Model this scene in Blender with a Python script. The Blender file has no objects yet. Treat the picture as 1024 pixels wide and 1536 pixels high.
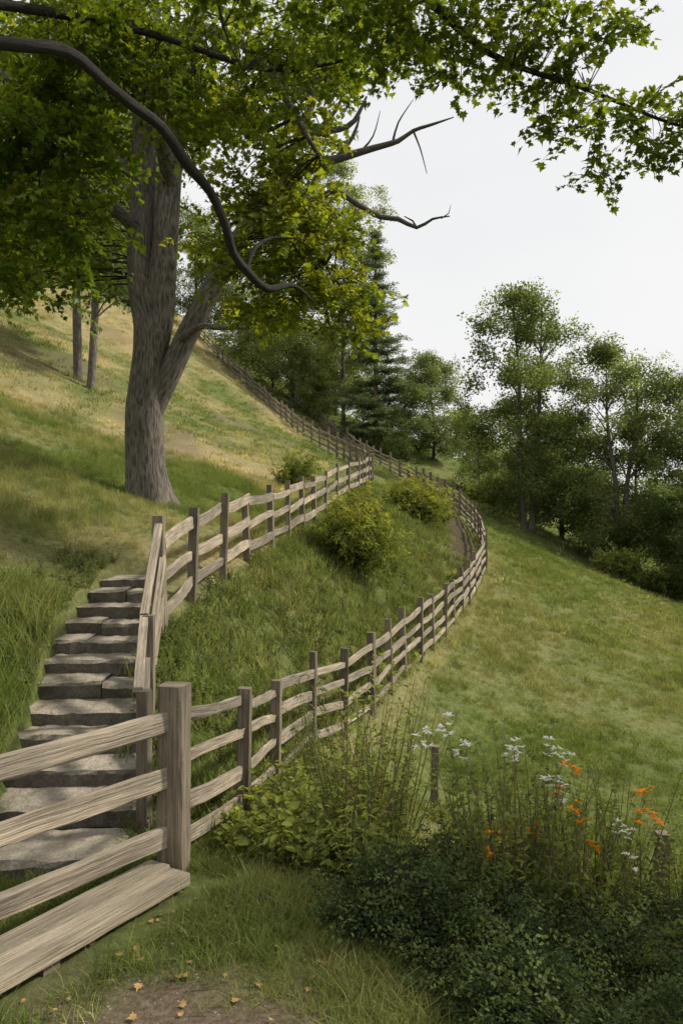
import bpy, math, random
import numpy as np
from mathutils import Vector, Matrix, Euler

random.seed(7); rng=np.random.default_rng(11)
scene=bpy.context.scene
R=math.radians
# ------------------------------------------------------------------ noise
def _hash(ix,iy,seed):
    n=(ix.astype(np.int64)*374761393+iy.astype(np.int64)*668265263+seed*1442695041)&0x7fffffff
    n=((n^(n>>13))*1274126177)&0x7fffffff
    n=(n^(n>>16))&0xffff
    return n/65535.0
def vnoise(x,y,seed=0):
    x=np.asarray(x,float);y=np.asarray(y,float)
    ix=np.floor(x);iy=np.floor(y);fx=x-ix;fy=y-iy
    fx=fx*fx*(3-2*fx);fy=fy*fy*(3-2*fy)
    a=_hash(ix,iy,seed);b=_hash(ix+1,iy,seed);c=_hash(ix,iy+1,seed);d=_hash(ix+1,iy+1,seed)
    return (a*(1-fx)+b*fx)*(1-fy)+(c*(1-fx)+d*fx)*fy
def fbm(x,y,seed=0,o=4):
    s=0;a=.5;t=0
    for i in range(o):
        s=s+a*vnoise(np.asarray(x)*2**i,np.asarray(y)*2**i,seed+i);t+=a;a*=.5
    return s/t
# ------------------------------------------------------------------ site points (metres), unprojected from image pixels at guessed depths; outlying points assumed
FR=[(-1.07,5.1,0),(-.80,6.5,-.26),(-.68,8.0,-.52),(-.35,9.5,-.58),(.03,10.6,-.69),(.45,11.8,-.70),(.79,12.8,-.61),(1.09,13.8,-.55),(1.5,15.2,-.52),
(1.87,16.4,-.5),(2.27,17.6,-.45),(2.64,18.8,-.37),(3.03,20,-.24),(3.4,21.3,-.14),(3.78,22.6,0),(4.18,24,.21),(4.68,26,.41),(5.04,28,.66),(5.27,30,1.0),
(5.55,33,1.42),(5.66,36,1.85),(5.55,39.5,2.4),(5.15,43,3.02),(4.44,47,3.75),(3.72,50.5,4.5),(2.62,54,5.37),(1.36,58,6.4),(-.1,62,7.8),(-1.77,66,9.65),(-4.3,72,12.4)]
FL=[(-1.88,8.4,1.02),(-1.845,9.8,1.2),(-1.65,11,1.36),(-1.5,12.8,1.53),(-1.27,14.6,1.64),(-1.08,16.3,1.73),(-.86,18,1.89),(-.66,19.8,2.05),(-.44,21.8,2.27),
(-.14,24,2.56),(.22,26.3,2.8),(.6,28.5,3.04),(.93,31,3.29),(1.23,33.5,3.53),(1.39,36,3.87),(1.08,39,4.26),(.46,42,4.8),(-.26,45,5.43),(-1.3,48.5,6.28),
(-2.48,52,7.2),(-3.84,56,8.6),(-5.37,60,10.1),(-7.2,65,12.1),(-9.5,70,14.5),(-12.2,76,17.4),(-14.2,80,19.7)]
EX=[(0,3.5,-.03),(-1,3.8,0),(-1.6,3.7,0),(-2.5,3.2,0),(-2.6,5,0.02),(-1.7,5.2,0),(0,1,.1),(0,-5,.3),(-.6,4.35,0),(-.17,5,-.08),(1,5,-.45),(2.5,5,-.95),(2.8,7,-1.43),
(1.04,9,-1.14),(.63,8.5,-.80),(4.5,5,-1.6),(2,3,-.55),(5,2,-1.4),(3.4,14,-1.6),(6,14,-2.18),(9.4,22,-1.97),(7.8,24,-1.36),(4.8,23,-.24),(9.6,34,-.03),(13.5,45,-.03),
(10.8,45,1.1),(15.3,40,-1.8),(16.3,38,-2.2),(12.5,60,2.7),(9.84,70,6.87),(5.15,70,9.2),(12.4,66,4.4),
(-3.6,15,2.55),(-3.64,8.5,1.3),(-2.95,6.5,.45),(-4.9,11.5,2.47),(-3.05,8.3,1.0),(-3.1,9.8,1.45),(-8.6,20,5.1),(-13.7,32,9.7),(-9.9,30,7.3),(-7.6,22,4.5),(-4.7,35,5.75),
(-8,45,8.6),(-13.2,60,15.8),(-17,65,19),(-23.6,55,19.2),(-40,60,32),(-30,100,34),(5,100,12),(-8,92,16),(-1.56,30,4.0),(-1.6,7.2,.38),(-1.45,5.8,.02),(-1.25,8.2,.35),(-2.4,11,1.75),
(-1.0,7.0,-.1),(-.3,12.5,.5),(.4,17,.9),(2.6,30,2.25),
(40,80,-6),(60,30,-10),(30,20,-5),(20,5,-4),(30,-20,-4),(-30,0,10),(-15,5,5),(-8,4,2),(-15,-20,4),(-60,20,30),(-80,80,50),(-60,150,55),(0,160,20),(60,160,-5),(120,60,-14),(100,200,-10),(0,-60,0),(-80,-60,20),(80,-60,-10)]
C=np.array(FR+FL+EX,float)
cc=1.2
def _phi(ax,ay,bx,by): return np.sqrt((ax[:,None]-bx[None])**2+(ay[:,None]-by[None])**2+cc*cc)
N=len(C)
A=np.zeros((N+3,N+3));A[:N,:N]=_phi(C[:,0],C[:,1],C[:,0],C[:,1])-np.eye(N)*0.02
A[:N,N]=1;A[:N,N+1]=C[:,0];A[:N,N+2]=C[:,1];A[N,:N]=1;A[N+1,:N]=C[:,0];A[N+2,:N]=C[:,1]
W=np.linalg.solve(A,np.concatenate([C[:,2],[0,0,0]]))
frx=np.array(FR);flx=np.array(FL)
def xR(y): return np.interp(y,frx[:,1],frx[:,0])
def xL(y): return np.interp(y,flx[:,1],flx[:,0])
NST=11
def st_left(i): return -2.56-.073*i if i<=7 else (-3.07+.03*(i-7))
def st_right(i): return -1.50-.088*i
_yi=np.array([5.0]+[5.8+.42*i for i in range(NST)]+[10.6]); 
_sl=np.array([-2.6]+[st_left(i) for i in range(NST)]+[-2.9]); _sr=np.array([-1.42]+[st_right(i) for i in range(NST)]+[-2.4])
def instair(x,y,m=0.0):
    return (y>5.0)&(y<10.5)&(x>np.interp(y,_yi,_sl)-m)&(x<np.interp(y,_yi,_sr)+m)
def H(x,y,rough=True):
    x=np.atleast_1d(np.asarray(x,float));y=np.atleast_1d(np.asarray(y,float))
    out=np.empty(len(x))
    for s in range(0,len(x),20000):
        xs=x[s:s+20000];ys=y[s:s+20000]
        out[s:s+20000]=_phi(xs,ys,C[:,0],C[:,1])@W[:N]+W[N]+W[N+1]*xs+W[N+2]*ys
    if rough:
        d=np.hypot(x,y)
        out+= (fbm(x*.7,y*.7,3)-.5)*np.clip(.02+d*.006,.03,.35)
        out+= (fbm(x*3,y*3,9,3)-.5)*.05
    zs=np.maximum(0.135*(y-5.8)/.42+.0,-.02)-.06
    ins=instair(x,y,.0)
    out=np.where(ins,np.minimum(out,zs-.05),out)
    near=instair(x,y,.45)&~ins
    out=np.where(near,np.clip(out,zs-.05,zs+.32),out)
    return out
def h1(x,y): return float(H([x],[y])[0])
# ------------------------------------------------------------------ material helpers
def newmat(name):
    m=bpy.data.materials.new(name);m.use_nodes=True;nt=m.node_tree;nt.nodes.clear()
    return m,nt,nt.nodes,nt.links
def nd(nt,t,**k):
    n=nt.nodes.new(t)
    for a,b in k.items(): setattr(n,a,b)
    return n
def ramp(nt,fac,stops):
    r=nd(nt,'ShaderNodeValToRGB');e=r.color_ramp.elements
    while len(e)<len(stops): e.new(.5)
    for i,(p,c) in enumerate(stops): e[i].position=p;e[i].color=(*c,1)
    nt.links.new(fac,r.inputs[0]);return r.outputs[0]
def mixc(nt,f,a,b,bt='MIX'):
    m=nd(nt,'ShaderNodeMix',data_type='RGBA',blend_type=bt)
    for s,v in ((m.inputs[0],f),(m.inputs[6],a),(m.inputs[7],b)):
        if isinstance(v,(int,float)): s.default_value=v
        elif isinstance(v,tuple): s.default_value=(*v,1)
        else: nt.links.new(v,s)
    return m.outputs[2]
def noise(nt,vec,scale,detail=5,rough=.6):
    n=nd(nt,'ShaderNodeTexNoise');n.inputs['Scale'].default_value=scale;n.inputs['Detail'].default_value=detail;n.inputs['Roughness'].default_value=rough
    if vec is not None: nt.links.new(vec,n.inputs['Vector'])
    return n.outputs[0]
def mapping(nt,vec,sc):
    m=nd(nt,'ShaderNodeMapping');m.inputs['Scale'].default_value=sc;nt.links.new(vec,m.inputs[0]);return m.outputs[0]
def plantattr(nt,nm):
    a=nd(nt,'ShaderNodeAttribute',attribute_type='INSTANCER',attribute_name=nm);b=nd(nt,'ShaderNodeAttribute',attribute_type='GEOMETRY',attribute_name=nm)
    m=nd(nt,'ShaderNodeMath',operation='MAXIMUM');nt.links.new(a.outputs['Fac'],m.inputs[0]);nt.links.new(b.outputs['Fac'],m.inputs[1]);return m.outputs[0]
def leafmat(name,green,dry=(.22,.17,.07),trans=.38,gloss=0,var=.45,tcol=None):
    m,nt,n,l=newmat(name)
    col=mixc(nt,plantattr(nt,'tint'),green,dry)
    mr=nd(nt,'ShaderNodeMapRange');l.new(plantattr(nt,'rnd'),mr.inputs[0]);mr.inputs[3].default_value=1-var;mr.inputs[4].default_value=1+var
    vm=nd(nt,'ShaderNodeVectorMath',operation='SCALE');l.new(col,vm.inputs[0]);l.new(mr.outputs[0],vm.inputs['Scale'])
    d=nd(nt,'ShaderNodeBsdfDiffuse');l.new(vm.outputs[0],d.inputs[0])
    t=nd(nt,'ShaderNodeBsdfTranslucent')
    tc=mixc(nt,1.0,vm.outputs[0],tcol or (1.5,1.4,.6),'MULTIPLY');l.new(tc,t.inputs[0])
    mx=nd(nt,'ShaderNodeMixShader');mx.inputs[0].default_value=trans;l.new(d.outputs[0],mx.inputs[1]);l.new(t.outputs[0],mx.inputs[2])
    out=mx
    if gloss:
        g=nd(nt,'ShaderNodeBsdfGlossy');g.inputs['Roughness'].default_value=.45;g.inputs[0].default_value=(.8,.85,.7,1)
        m2=nd(nt,'ShaderNodeMixShader');m2.inputs[0].default_value=gloss;l.new(mx.outputs[0],m2.inputs[1]);l.new(g.outputs[0],m2.inputs[2]);out=m2
    o=nd(nt,'ShaderNodeOutputMaterial');l.new(out.outputs[0],o.inputs[0]);return m
def woodmat(name,dark,mid,light,crk_=.9):
    m,nt,n,l=newmat(name)
    uv=nd(nt,'ShaderNodeUVMap').outputs[0]
    g1=noise(nt,mapping(nt,uv,(2.2,55,1)),1,6,.65)
    g2=noise(nt,mapping(nt,uv,(1.3,7,1)),1,4,.6)
    g3=noise(nt,mapping(nt,uv,(3,95,1)),1,3,.6)
    g4=noise(nt,mapping(nt,uv,(.25,.45,1)),1,2,.5)
    col=ramp(nt,g1,[(.28,dark),(.48,mid),(.72,light)])
    col=mixc(nt,.85,col,ramp(nt,g2,[(.3,(.48,.46,.43)),(.65,(1.15,1.1,1.02))]),'MULTIPLY')
    col=mixc(nt,1.0,col,ramp(nt,g4,[(.3,(.62,.60,.58)),(.7,(1.35,1.3,1.2))]),'MULTIPLY')
    geo=nd(nt,'ShaderNodeNewGeometry')
    pat=noise(nt,geo.outputs['Position'],3.3,4,.6)
    col=mixc(nt,ramp(nt,pat,[(.55,(0,0,0)),(.75,(.5,.5,.5))]),col,(.10,.11,.06))
    lich=noise(nt,geo.outputs['Position'],28,4,.7)
    col=mixc(nt,ramp(nt,lich,[(.62,(0,0,0)),(.72,(.55,.55,.55))]),col,(.33,.33,.27))
    crk=ramp(nt,g3,[(.30,(.16,.14,.13)),(.38,(1,1,1))]);col=mixc(nt,crk_,col,crk,'MULTIPLY')
    b=nd(nt,'ShaderNodeBsdfPrincipled');l.new(col,b.inputs['Base Color']);b.inputs['Roughness'].default_value=.85
    ad=nd(nt,'ShaderNodeMath',operation='ADD');l.new(g1,ad.inputs[0]);l.new(g3,ad.inputs[1])
    bp=nd(nt,'ShaderNodeBump');bp.inputs['Strength'].default_value=.8;bp.inputs['Distance'].default_value=.014;l.new(ad.outputs[0],bp.inputs['Height']);l.new(bp.outputs[0],b.inputs['Normal'])
    o=nd(nt,'ShaderNodeOutputMaterial');l.new(b.outputs[0],o.inputs[0]);return m
def barkmat(name,dark,light,sc=1.0):
    m,nt,n,l=newmat(name)
    uv=nd(nt,'ShaderNodeUVMap').outputs[0]
    w=noise(nt,mapping(nt,uv,(2,2,2)),1,3,.5)
    mp=mapping(nt,uv,(30*sc,4.6*sc,1))
    av=nd(nt,'ShaderNodeVectorMath',operation='ADD');l.new(mp,av.inputs[0]);
    ws=nd(nt,'ShaderNodeVectorMath',operation='SCALE');l.new(w,ws.inputs[0]);ws.inputs['Scale'].default_value=1.6;l.new(ws.outputs[0],av.inputs[1])
    g=noise(nt,av.outputs[0],1,5,.65)
    big=noise(nt,nd(nt,'ShaderNodeNewGeometry').outputs['Position'],1.5,4,.6)
    col=ramp(nt,g,[(.38,dark),(.50,tuple((a+b)*.5 for a,b in zip(dark,light))),(.64,light)])
    col=mixc(nt,.7,col,ramp(nt,big,[(.3,(.55,.55,.52)),(.7,(1.2,1.15,1.05))]),'MULTIPLY')
    b=nd(nt,'ShaderNodeBsdfPrincipled');l.new(col,b.inputs['Base Color']);b.inputs['Roughness'].default_value=.9
    bp=nd(nt,'ShaderNodeBump');bp.inputs['Strength'].default_value=.9;bp.inputs['Distance'].default_value=.06;l.new(g,bp.inputs['Height']);l.new(bp.outputs[0],b.inputs['Normal'])
    o=nd(nt,'ShaderNodeOutputMaterial');l.new(b.outputs[0],o.inputs[0]);return m
def stonemat():
    m,nt,n,l=newmat('weathered_stone')
    p=nd(nt,'ShaderNodeNewGeometry')
    a=noise(nt,p.outputs['Position'],6,8,.7);b_=noise(nt,p.outputs['Position'],40,6,.7);c=noise(nt,p.outputs['Position'],2.2,4,.6)
    col=ramp(nt,a,[(.3,(.18,.15,.11)),(.5,(.33,.285,.22)),(.7,(.46,.405,.315))])
    col=mixc(nt,.6,col,ramp(nt,b_,[(.35,(.4,.4,.4)),(.6,(1.1,1.1,1.1))]),'MULTIPLY')
    col=mixc(nt,ramp(nt,c,[(.5,(0,0,0)),(.68,(.5,.5,.5))]),col,(.10,.10,.045))
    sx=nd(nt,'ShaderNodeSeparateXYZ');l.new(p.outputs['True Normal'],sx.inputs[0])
    up=nd(nt,'ShaderNodeMapRange');l.new(sx.outputs[2],up.inputs[0]);up.inputs[1].default_value=.2;up.inputs[2].default_value=.9;up.inputs[3].default_value=.42;up.inputs[4].default_value=1.1  # painted by face direction: treads lit, risers darkened for shade and moss
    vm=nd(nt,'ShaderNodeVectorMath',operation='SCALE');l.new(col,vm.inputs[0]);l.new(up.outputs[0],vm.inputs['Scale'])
    b=nd(nt,'ShaderNodeBsdfPrincipled');l.new(vm.outputs[0],b.inputs['Base Color']);b.inputs['Roughness'].default_value=.92
    bp=nd(nt,'ShaderNodeBump');bp.inputs['Strength'].default_value=.9;bp.inputs['Distance'].default_value=.025
    ad=nd(nt,'ShaderNodeMath',operation='ADD');l.new(a,ad.inputs[0]);l.new(b_,ad.inputs[1]);l.new(ad.outputs[0],bp.inputs['Height']);l.new(bp.outputs[0],b.inputs['Normal'])
    o=nd(nt,'ShaderNodeOutputMaterial');l.new(b.outputs[0],o.inputs[0]);return m
def plain(name,c,rough=.7,tr=0):
    m,nt,n,l=newmat(name)
    nz=noise(nt,nd(nt,'ShaderNodeNewGeometry').outputs['Position'],30,3)
    col=ramp(nt,nz,[(.3,tuple(v*.7 for v in c)),(.7,tuple(min(v*1.2,1) for v in c))])
    b=nd(nt,'ShaderNodeBsdfPrincipled');l.new(col,b.inputs['Base Color']);b.inputs['Roughness'].default_value=rough
    o=nd(nt,'ShaderNodeOutputMaterial');l.new(b.outputs[0],o.inputs[0]);return m
M_rail=woodmat('weathered_rail_wood',(.12,.105,.085),(.285,.252,.21),(.45,.41,.35))
M_post=woodmat('weathered_post_wood',(.07,.059,.047),(.18,.153,.122),(.30,.265,.215))
M_plank=woodmat('weathered_plank_wood',(.20,.178,.142),(.33,.298,.24),(.43,.395,.325),.6)
M_bark=barkmat('maple_bark',(.045,.038,.032),(.215,.188,.158))
M_limb=barkmat('limb_bark',(.012,.009,.0065),(.045,.034,.025),1.6)
M_dead=barkmat('dead_branch_bark',(.04,.034,.028),(.13,.112,.095),1.6)
M_stone=stonemat()
M_stem=plain('green_stem',(.10,.10,.04))
M_redstem=plain('reddish_stem',(.13,.075,.045))
M_maple=leafmat('maple_leaf',(.068,.112,.016),(.20,.225,.028),trans=.5,gloss=.02,tcol=(2.0,1.85,.6))
M_far=leafmat('tree_leaf',(.090,.128,.052),(.25,.28,.105),trans=.48,tcol=(1.6,1.6,.95))  # distance haze put into the colour: paler, less saturated leaves
M_con=leafmat('conifer_needle',(.085,.125,.070),(.17,.215,.105),trans=.3)
M_grass=leafmat('grass_blade',(.135,.185,.046),(.46,.39,.20),trans=.4,var=.35,tcol=(1.4,1.35,.75))
M_weed=leafmat('weed_leaf',(.085,.132,.034),(.26,.28,.065),trans=.4)
M_dark=leafmat('shrub_leaf',(.042,.068,.030),(.17,.21,.065),trans=.3)
M_orange=leafmat('orange_petal',(.75,.20,.01),(.8,.4,.02),trans=.3,tcol=(1,1,1))
M_white=leafmat('white_petal',(.8,.8,.76),(.8,.78,.65),trans=.3,var=.1,tcol=(1,1,1))
# ------------------------------------------------------------------ mesh builder
class MB:
    def __init__(s): s.v=[];s.f=[];s.uv=[];s.mi=[];s.sm=[]
    def add(s,vs,fs,uvs,mi=0,smooth=False):
        o=len(s.v);s.v+=[tuple(v) for v in vs]
        for f,u in zip(fs,uvs): s.f.append([i+o for i in f]);s.uv+=list(u);s.mi.append(mi);s.sm.append(smooth)
    def build(s,name,mats,parent=None,link=True):
        me=bpy.data.meshes.new(name);me.from_pydata(s.v,[],s.f)
        for m in mats: me.materials.append(m)
        uvl=me.uv_layers.new(name='UVMap')
        uvl.data.foreach_set('uv',np.array(s.uv,dtype=np.float32).ravel())
        me.polygons.foreach_set('material_index',s.mi);me.polygons.foreach_set('use_smooth',s.sm);me.update()
        ob=bpy.data.objects.new(name,me)
        if link: scene.collection.objects.link(ob)
        if parent: ob.parent=parent
        return ob
def empty(name,loc=(0,0,0)):
    e=bpy.data.objects.new(name,None);scene.collection.objects.link(e);e.empty_display_size=.3
    return e
def catmull(P,step):
    P=[Vector(p) for p in P];out=[];ts=[]
    Q=[P[0]*2-P[1]]+P+[P[-1]*2-P[-2]]
    for i in range(len(P)-1):
        a,b,c,d=Q[i:i+4];L=(c-b).length;n=max(1,int(round(L/step)))
        for k in range(n):
            t=k/n;out.append(.5*((2*b)+(c-a)*t+(2*a-5*b+4*c-d)*t*t+(3*b-a-3*c+d)*t**3));ts.append(i+t)
    out.append(P[-1]);ts.append(len(P)-1);return out,ts
def tube(mb,P,rad,n=9,step=.25,rough=.08,mi=0,flare=None):
    pts,ts=catmull(P,step);rr=np.interp(ts,range(len(rad)),rad)
    prev=None;vs=[];ph=random.uniform(0,9);dist=0;ds=[]
    for k,p in enumerate(pts):
        t=(pts[min(k+1,len(pts)-1)]-pts[max(k-1,0)]).normalized()
        if prev is None:
            a=Vector((0,0,1)) if abs(t.z)<.8 else Vector((1,0,0));u=t.cross(a).normalized()
        else: u=(prev-t*prev.dot(t)).normalized()
        prev=u;w=t.cross(u)
        if k: dist+=(p-pts[k-1]).length
        ds.append(dist)
        for j in range(n):
            an=2*math.pi*j/n
            r=rr[k]*(1+rough*(math.sin(3*an+ph+dist*.8)+.7*math.sin(5*an-ph*2+dist*1.7)+random.uniform(-.4,.4)))
            if flare and dist<flare[0]: 
                q=(1-dist/flare[0])**2;r*=1+q*(flare[1]+.35*math.sin(5*an+ph))
            vs.append(p+(u*math.cos(an)+w*math.sin(an))*r)
    fs=[];uvs=[]
    for k in range(len(pts)-1):
        for j in range(n):
            j2=(j+1)%n;fs.append((k*n+j,k*n+j2,(k+1)*n+j2,(k+1)*n+j))
            R0=rad[0]*6.28;u0=j/n*R0;u1=(j+1)/n*R0
            uvs.append(((u0,ds[k]),(u1,ds[k]),(u1,ds[k+1]),(u0,ds[k+1])))
    fs.append(tuple(range((len(pts)-1)*n,len(pts)*n)));uvs.append([(0,0)]*n)
    mb.add(vs,fs,uvs,mi,True);return pts
def beam(mb,p0,p1,w,h,up=(0,0,1),mi=0,jit=.006,seg=.35,ch=.12,sag=0,taper=0,wander=0):
    p0=Vector(p0);p1=Vector(p1);d=p1-p0;L=d.length;d.normalize();up=Vector(up)
    s=d.cross(up).normalized();u=s.cross(d).normalized();K=max(2,int(L/seg)+1)
    c=ch*min(w,h);a=w/2;b=h/2
    prof=[(a-c,-b),(a,-b+c),(a,b-c),(a-c,b),(-a+c,b),(-a,b-c),(-a,-b+c),(-a+c,-b)]
    per=[0]
    for i in range(8):
        q=prof[(i+1)%8];r=prof[i];per.append(per[-1]+math.hypot(q[0]-r[0],q[1]-r[1]))
    uo=random.uniform(0,50);vo=random.uniform(0,50)
    jj=[[random.uniform(-jit,jit) for _ in range(2)] for _ in range(8)]
    vs=[];wp=random.uniform(0,6)
    for k in range(K):
        t=k/(K-1);c0=p0.lerp(p1,t)-u*sag*4*t*(1-t)+s*wander*math.sin(t*3.1+wp)*t*(1-t)*4
        f=1-taper*t
        for i,(x,y) in enumerate(prof):
            vs.append(c0+s*(x*f+jj[i][0]+random.uniform(-jit,jit)*.6)+u*(y*f+jj[i][1]+random.uniform(-jit,jit)*.6))
    fs=[];uvs=[]
    for k in range(K-1):
        for i in range(8):
            i2=(i+1)%8;fs.append((k*8+i,k*8+i2,(k+1)*8+i2,(k+1)*8+i))
            a0=uo+L*k/(K-1);a1=uo+L*(k+1)/(K-1);uvs.append(((a0,vo+per[i]),(a0,vo+per[i+1]),(a1,vo+per[i+1]),(a1,vo+per[i])))
    fs.append(tuple(range(7,-1,-1)));uvs.append([(uo+x*.3,vo+y) for x,y in prof][::-1])
    fs.append(tuple(range((K-1)*8,K*8)));uvs.append([(uo+x*.3,vo+y) for x,y in prof])
    mb.add(vs,fs,uvs,mi,False)
# ------------------------------------------------------------------ instancing
_groups={}
def gn_group(coll,real):
    key=(coll.name,real)
    if key in _groups: return _groups[key]
    g=bpy.data.node_groups.new('scatter_'+coll.name,'GeometryNodeTree')
    g.interface.new_socket('Geometry',in_out='INPUT',socket_type='NodeSocketGeometry')
    g.interface.new_socket('Geometry',in_out='OUTPUT',socket_type='NodeSocketGeometry')
    n=g.nodes;l=g.links
    i=n.new('NodeGroupInput');o=n.new('NodeGroupOutput')
    ci=n.new('GeometryNodeCollectionInfo');ci.inputs[0].default_value=coll;ci.inputs[1].default_value=True;ci.inputs[2].default_value=True
    ip=n.new('GeometryNodeInstanceOnPoints')
    def na(t,nm):
        a=n.new('GeometryNodeInputNamedAttribute');a.data_type=t;a.inputs[0].default_value=nm;return a.outputs[0]
    l.new(i.outputs[0],ip.inputs['Points']);l.new(ci.outputs[0],ip.inputs['Instance']);ip.inputs['Pick Instance'].default_value=True
    l.new(na('INT','idx'),ip.inputs['Instance Index'])
    e=n.new('FunctionNodeEulerToRotation');l.new(na('FLOAT_VECTOR','rot'),e.inputs[0]);l.new(e.outputs[0],ip.inputs['Rotation'])
    l.new(na('FLOAT','scl'),ip.inputs['Scale'])
    if real:
        r=n.new('GeometryNodeRealizeInstances');l.new(ip.outputs[0],r.inputs[0]);l.new(r.outputs[0],o.inputs[0])
    else: l.new(ip.outputs[0],o.inputs[0])
    _groups[key]=g;return g
def scatter(name,pts,rot,scl,coll,tint,parent=None,real=True):
    pts=np.asarray(pts,np.float32);n=len(pts)
    me=bpy.data.meshes.new(name);me.vertices.add(n);me.vertices.foreach_set('co',pts.ravel())
    def at(nm,t,arr,k): 
        a=me.attributes.new(nm,t,'POINT');a.data.foreach_set(k,np.asarray(arr).ravel())
    at('rot','FLOAT_VECTOR',np.asarray(rot,np.float32),'vector');at('scl','FLOAT',np.asarray(scl,np.float32),'value')
    at('tint','FLOAT',np.clip(np.asarray(tint,np.float32),0,1),'value');at('idx','INT',rng.integers(0,len(coll.objects),n).astype(np.int32),'value')
    at('rnd','FLOAT',rng.random(n).astype(np.float32),'value')
    me.update()
    ob=bpy.data.objects.new(name,me);scene.collection.objects.link(ob)
    md=ob.modifiers.new('scatter','NODES');md.node_group=gn_group(coll,real)
    if parent: ob.parent=parent
    return ob
def rrot(n,tilt=.5):
    return np.stack([rng.uniform(-tilt,tilt,n),rng.uniform(-tilt,tilt,n),rng.uniform(0,6.283,n)],1)
def coll(name): return bpy.data.collections.new(name)
# ---- leaf shapes
MAPLE=[(0,0),(.3,-.08),(.28,.1),(.58,.3),(.34,.38),(.36,.6),(.15,.52),(0,1),(-.15,.52),(-.36,.6),(-.34,.38),(-.58,.3),(-.28,.1),(-.3,-.08)]
OVAL=[(0,0),(.24,.25),(.25,.6),(0,1),(-.25,.6),(-.24,.25)]
NARROW=[(0,0),(.12,.3),(.11,.6),(0,1),(-.11,.6),(-.12,.3)]
def leaf(mb,M,outline,size,mi=0,fold=.12):
    if len(outline)==6:
        vs=[M@Vector((x*size,y*size,(abs(x)*fold*3-(y*y)*.18)*size)) for x,y in outline]
        mb.add(vs,[(0,1,2,3),(0,3,4,5)],[[(0,0)]*4]*2,mi,True);return
    cy=.32;vs=[M@Vector((0,cy*size,-fold*size*.5))]+[M@Vector((x*size,y*size,(abs(x)*fold*2-(y*y)*.18)*size)) for x,y in outline]
    n=len(outline);fs=[(0,i+1,(i+1)%n+1) for i in range(n)]
    mb.add(vs,fs,[[(0,0)]*3]*n,mi,True)
def spray(name,outline,nl,length,lsize,mat,c,stem=M_limb,tilt=.6,droop=.25,side=1.0):
    mb=MB()
    P=[(0,0,0),(length*.5,random.uniform(-.04,.04),-droop*length*.2),(length,random.uniform(-.08,.08),-droop*length)]
    pts=tube(mb,P,[.005,.003,.0015],3,length/4,0,1)
    for k in range(nl):
        t=(k+.5)/nl;p=pts[min(len(pts)-1,int(t*len(pts)))]
        sgn=1 if k%2 else -1
        yaw=sgn*random.uniform(.5,1.5)*side-math.pi/2 if k<nl-1 else -math.pi/2
        M=Matrix.Translation(p+Vector((random.uniform(-.04,.04),random.uniform(-.05,.05)*length*2.4,random.uniform(-.05,.03))))@Euler((random.uniform(-tilt,tilt)-.3,random.uniform(-tilt,tilt),yaw),'XYZ').to_matrix().to_4x4()
        leaf(mb,M,outline,lsize*random.uniform(.65,1.15))
    ob=mb.build(name,[mat,stem],link=False);c.objects.link(ob)
def cluster(name,nl,rad,size,mat,c,flat=.7):
    mb=MB()
    for k in range(nl):
        d=Vector((random.gauss(0,1),random.gauss(0,1),random.gauss(0,1))).normalized()*rad*random.random()**.45;d.z*=flat
        M=Matrix.Translation(d)@Euler((random.uniform(-1,1),random.uniform(-1,1),random.uniform(0,6.3))).to_matrix().to_4x4()
        s=size*random.uniform(.6,1.3)
        vs=[M@Vector(q) for q in ((0,-.5*s,0),(.32*s,0,.08*s),(0,.5*s,0),(-.32*s,0,.08*s))]
        mb.add(vs,[(0,1,2,3)],[[(0,0)]*4],0,False)
    ob=mb.build(name,[mat],link=False);c.objects.link(ob)
def tuft(name,nb,hgt,rad,wid,mat,c,lean=.5,seg=3):
    mb=MB();T=((0,1),(.4,.9),(.75,.6),(1,.08)) if seg==3 else ((0,1),(.55,.8),(1,.08))
    for k in range(nb):
        a=random.uniform(0,6.28);r=rad*math.sqrt(random.random());x=r*math.cos(a);y=r*math.sin(a)
        h=hgt*random.uniform(.5,1.15);b=random.uniform(0,6.28);ln=lean*h*random.uniform(.2,1.2);dx=math.cos(b)*ln;dy=math.sin(b)*ln
        fa=random.uniform(0,3.14);wx=math.cos(fa)*wid/2;wy=math.sin(fa)*wid/2
        vs=[]
        for t,wf in T:
            cx=x+dx*t*t;cy=y+dy*t*t;cz=h*(t-.25*lean*t*t)-.03
            vs+=[(cx-wx*wf,cy-wy*wf,cz),(cx+wx*wf,cy+wy*wf,cz)]
        fs=[(2*q,2*q+1,2*q+3,2*q+2) for q in range(len(T)-1)]
        mb.add(vs,fs,[[(0,0)]*4]*len(fs),0,True)
    ob=mb.build(name,[mat],link=False);c.objects.link(ob)
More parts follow.
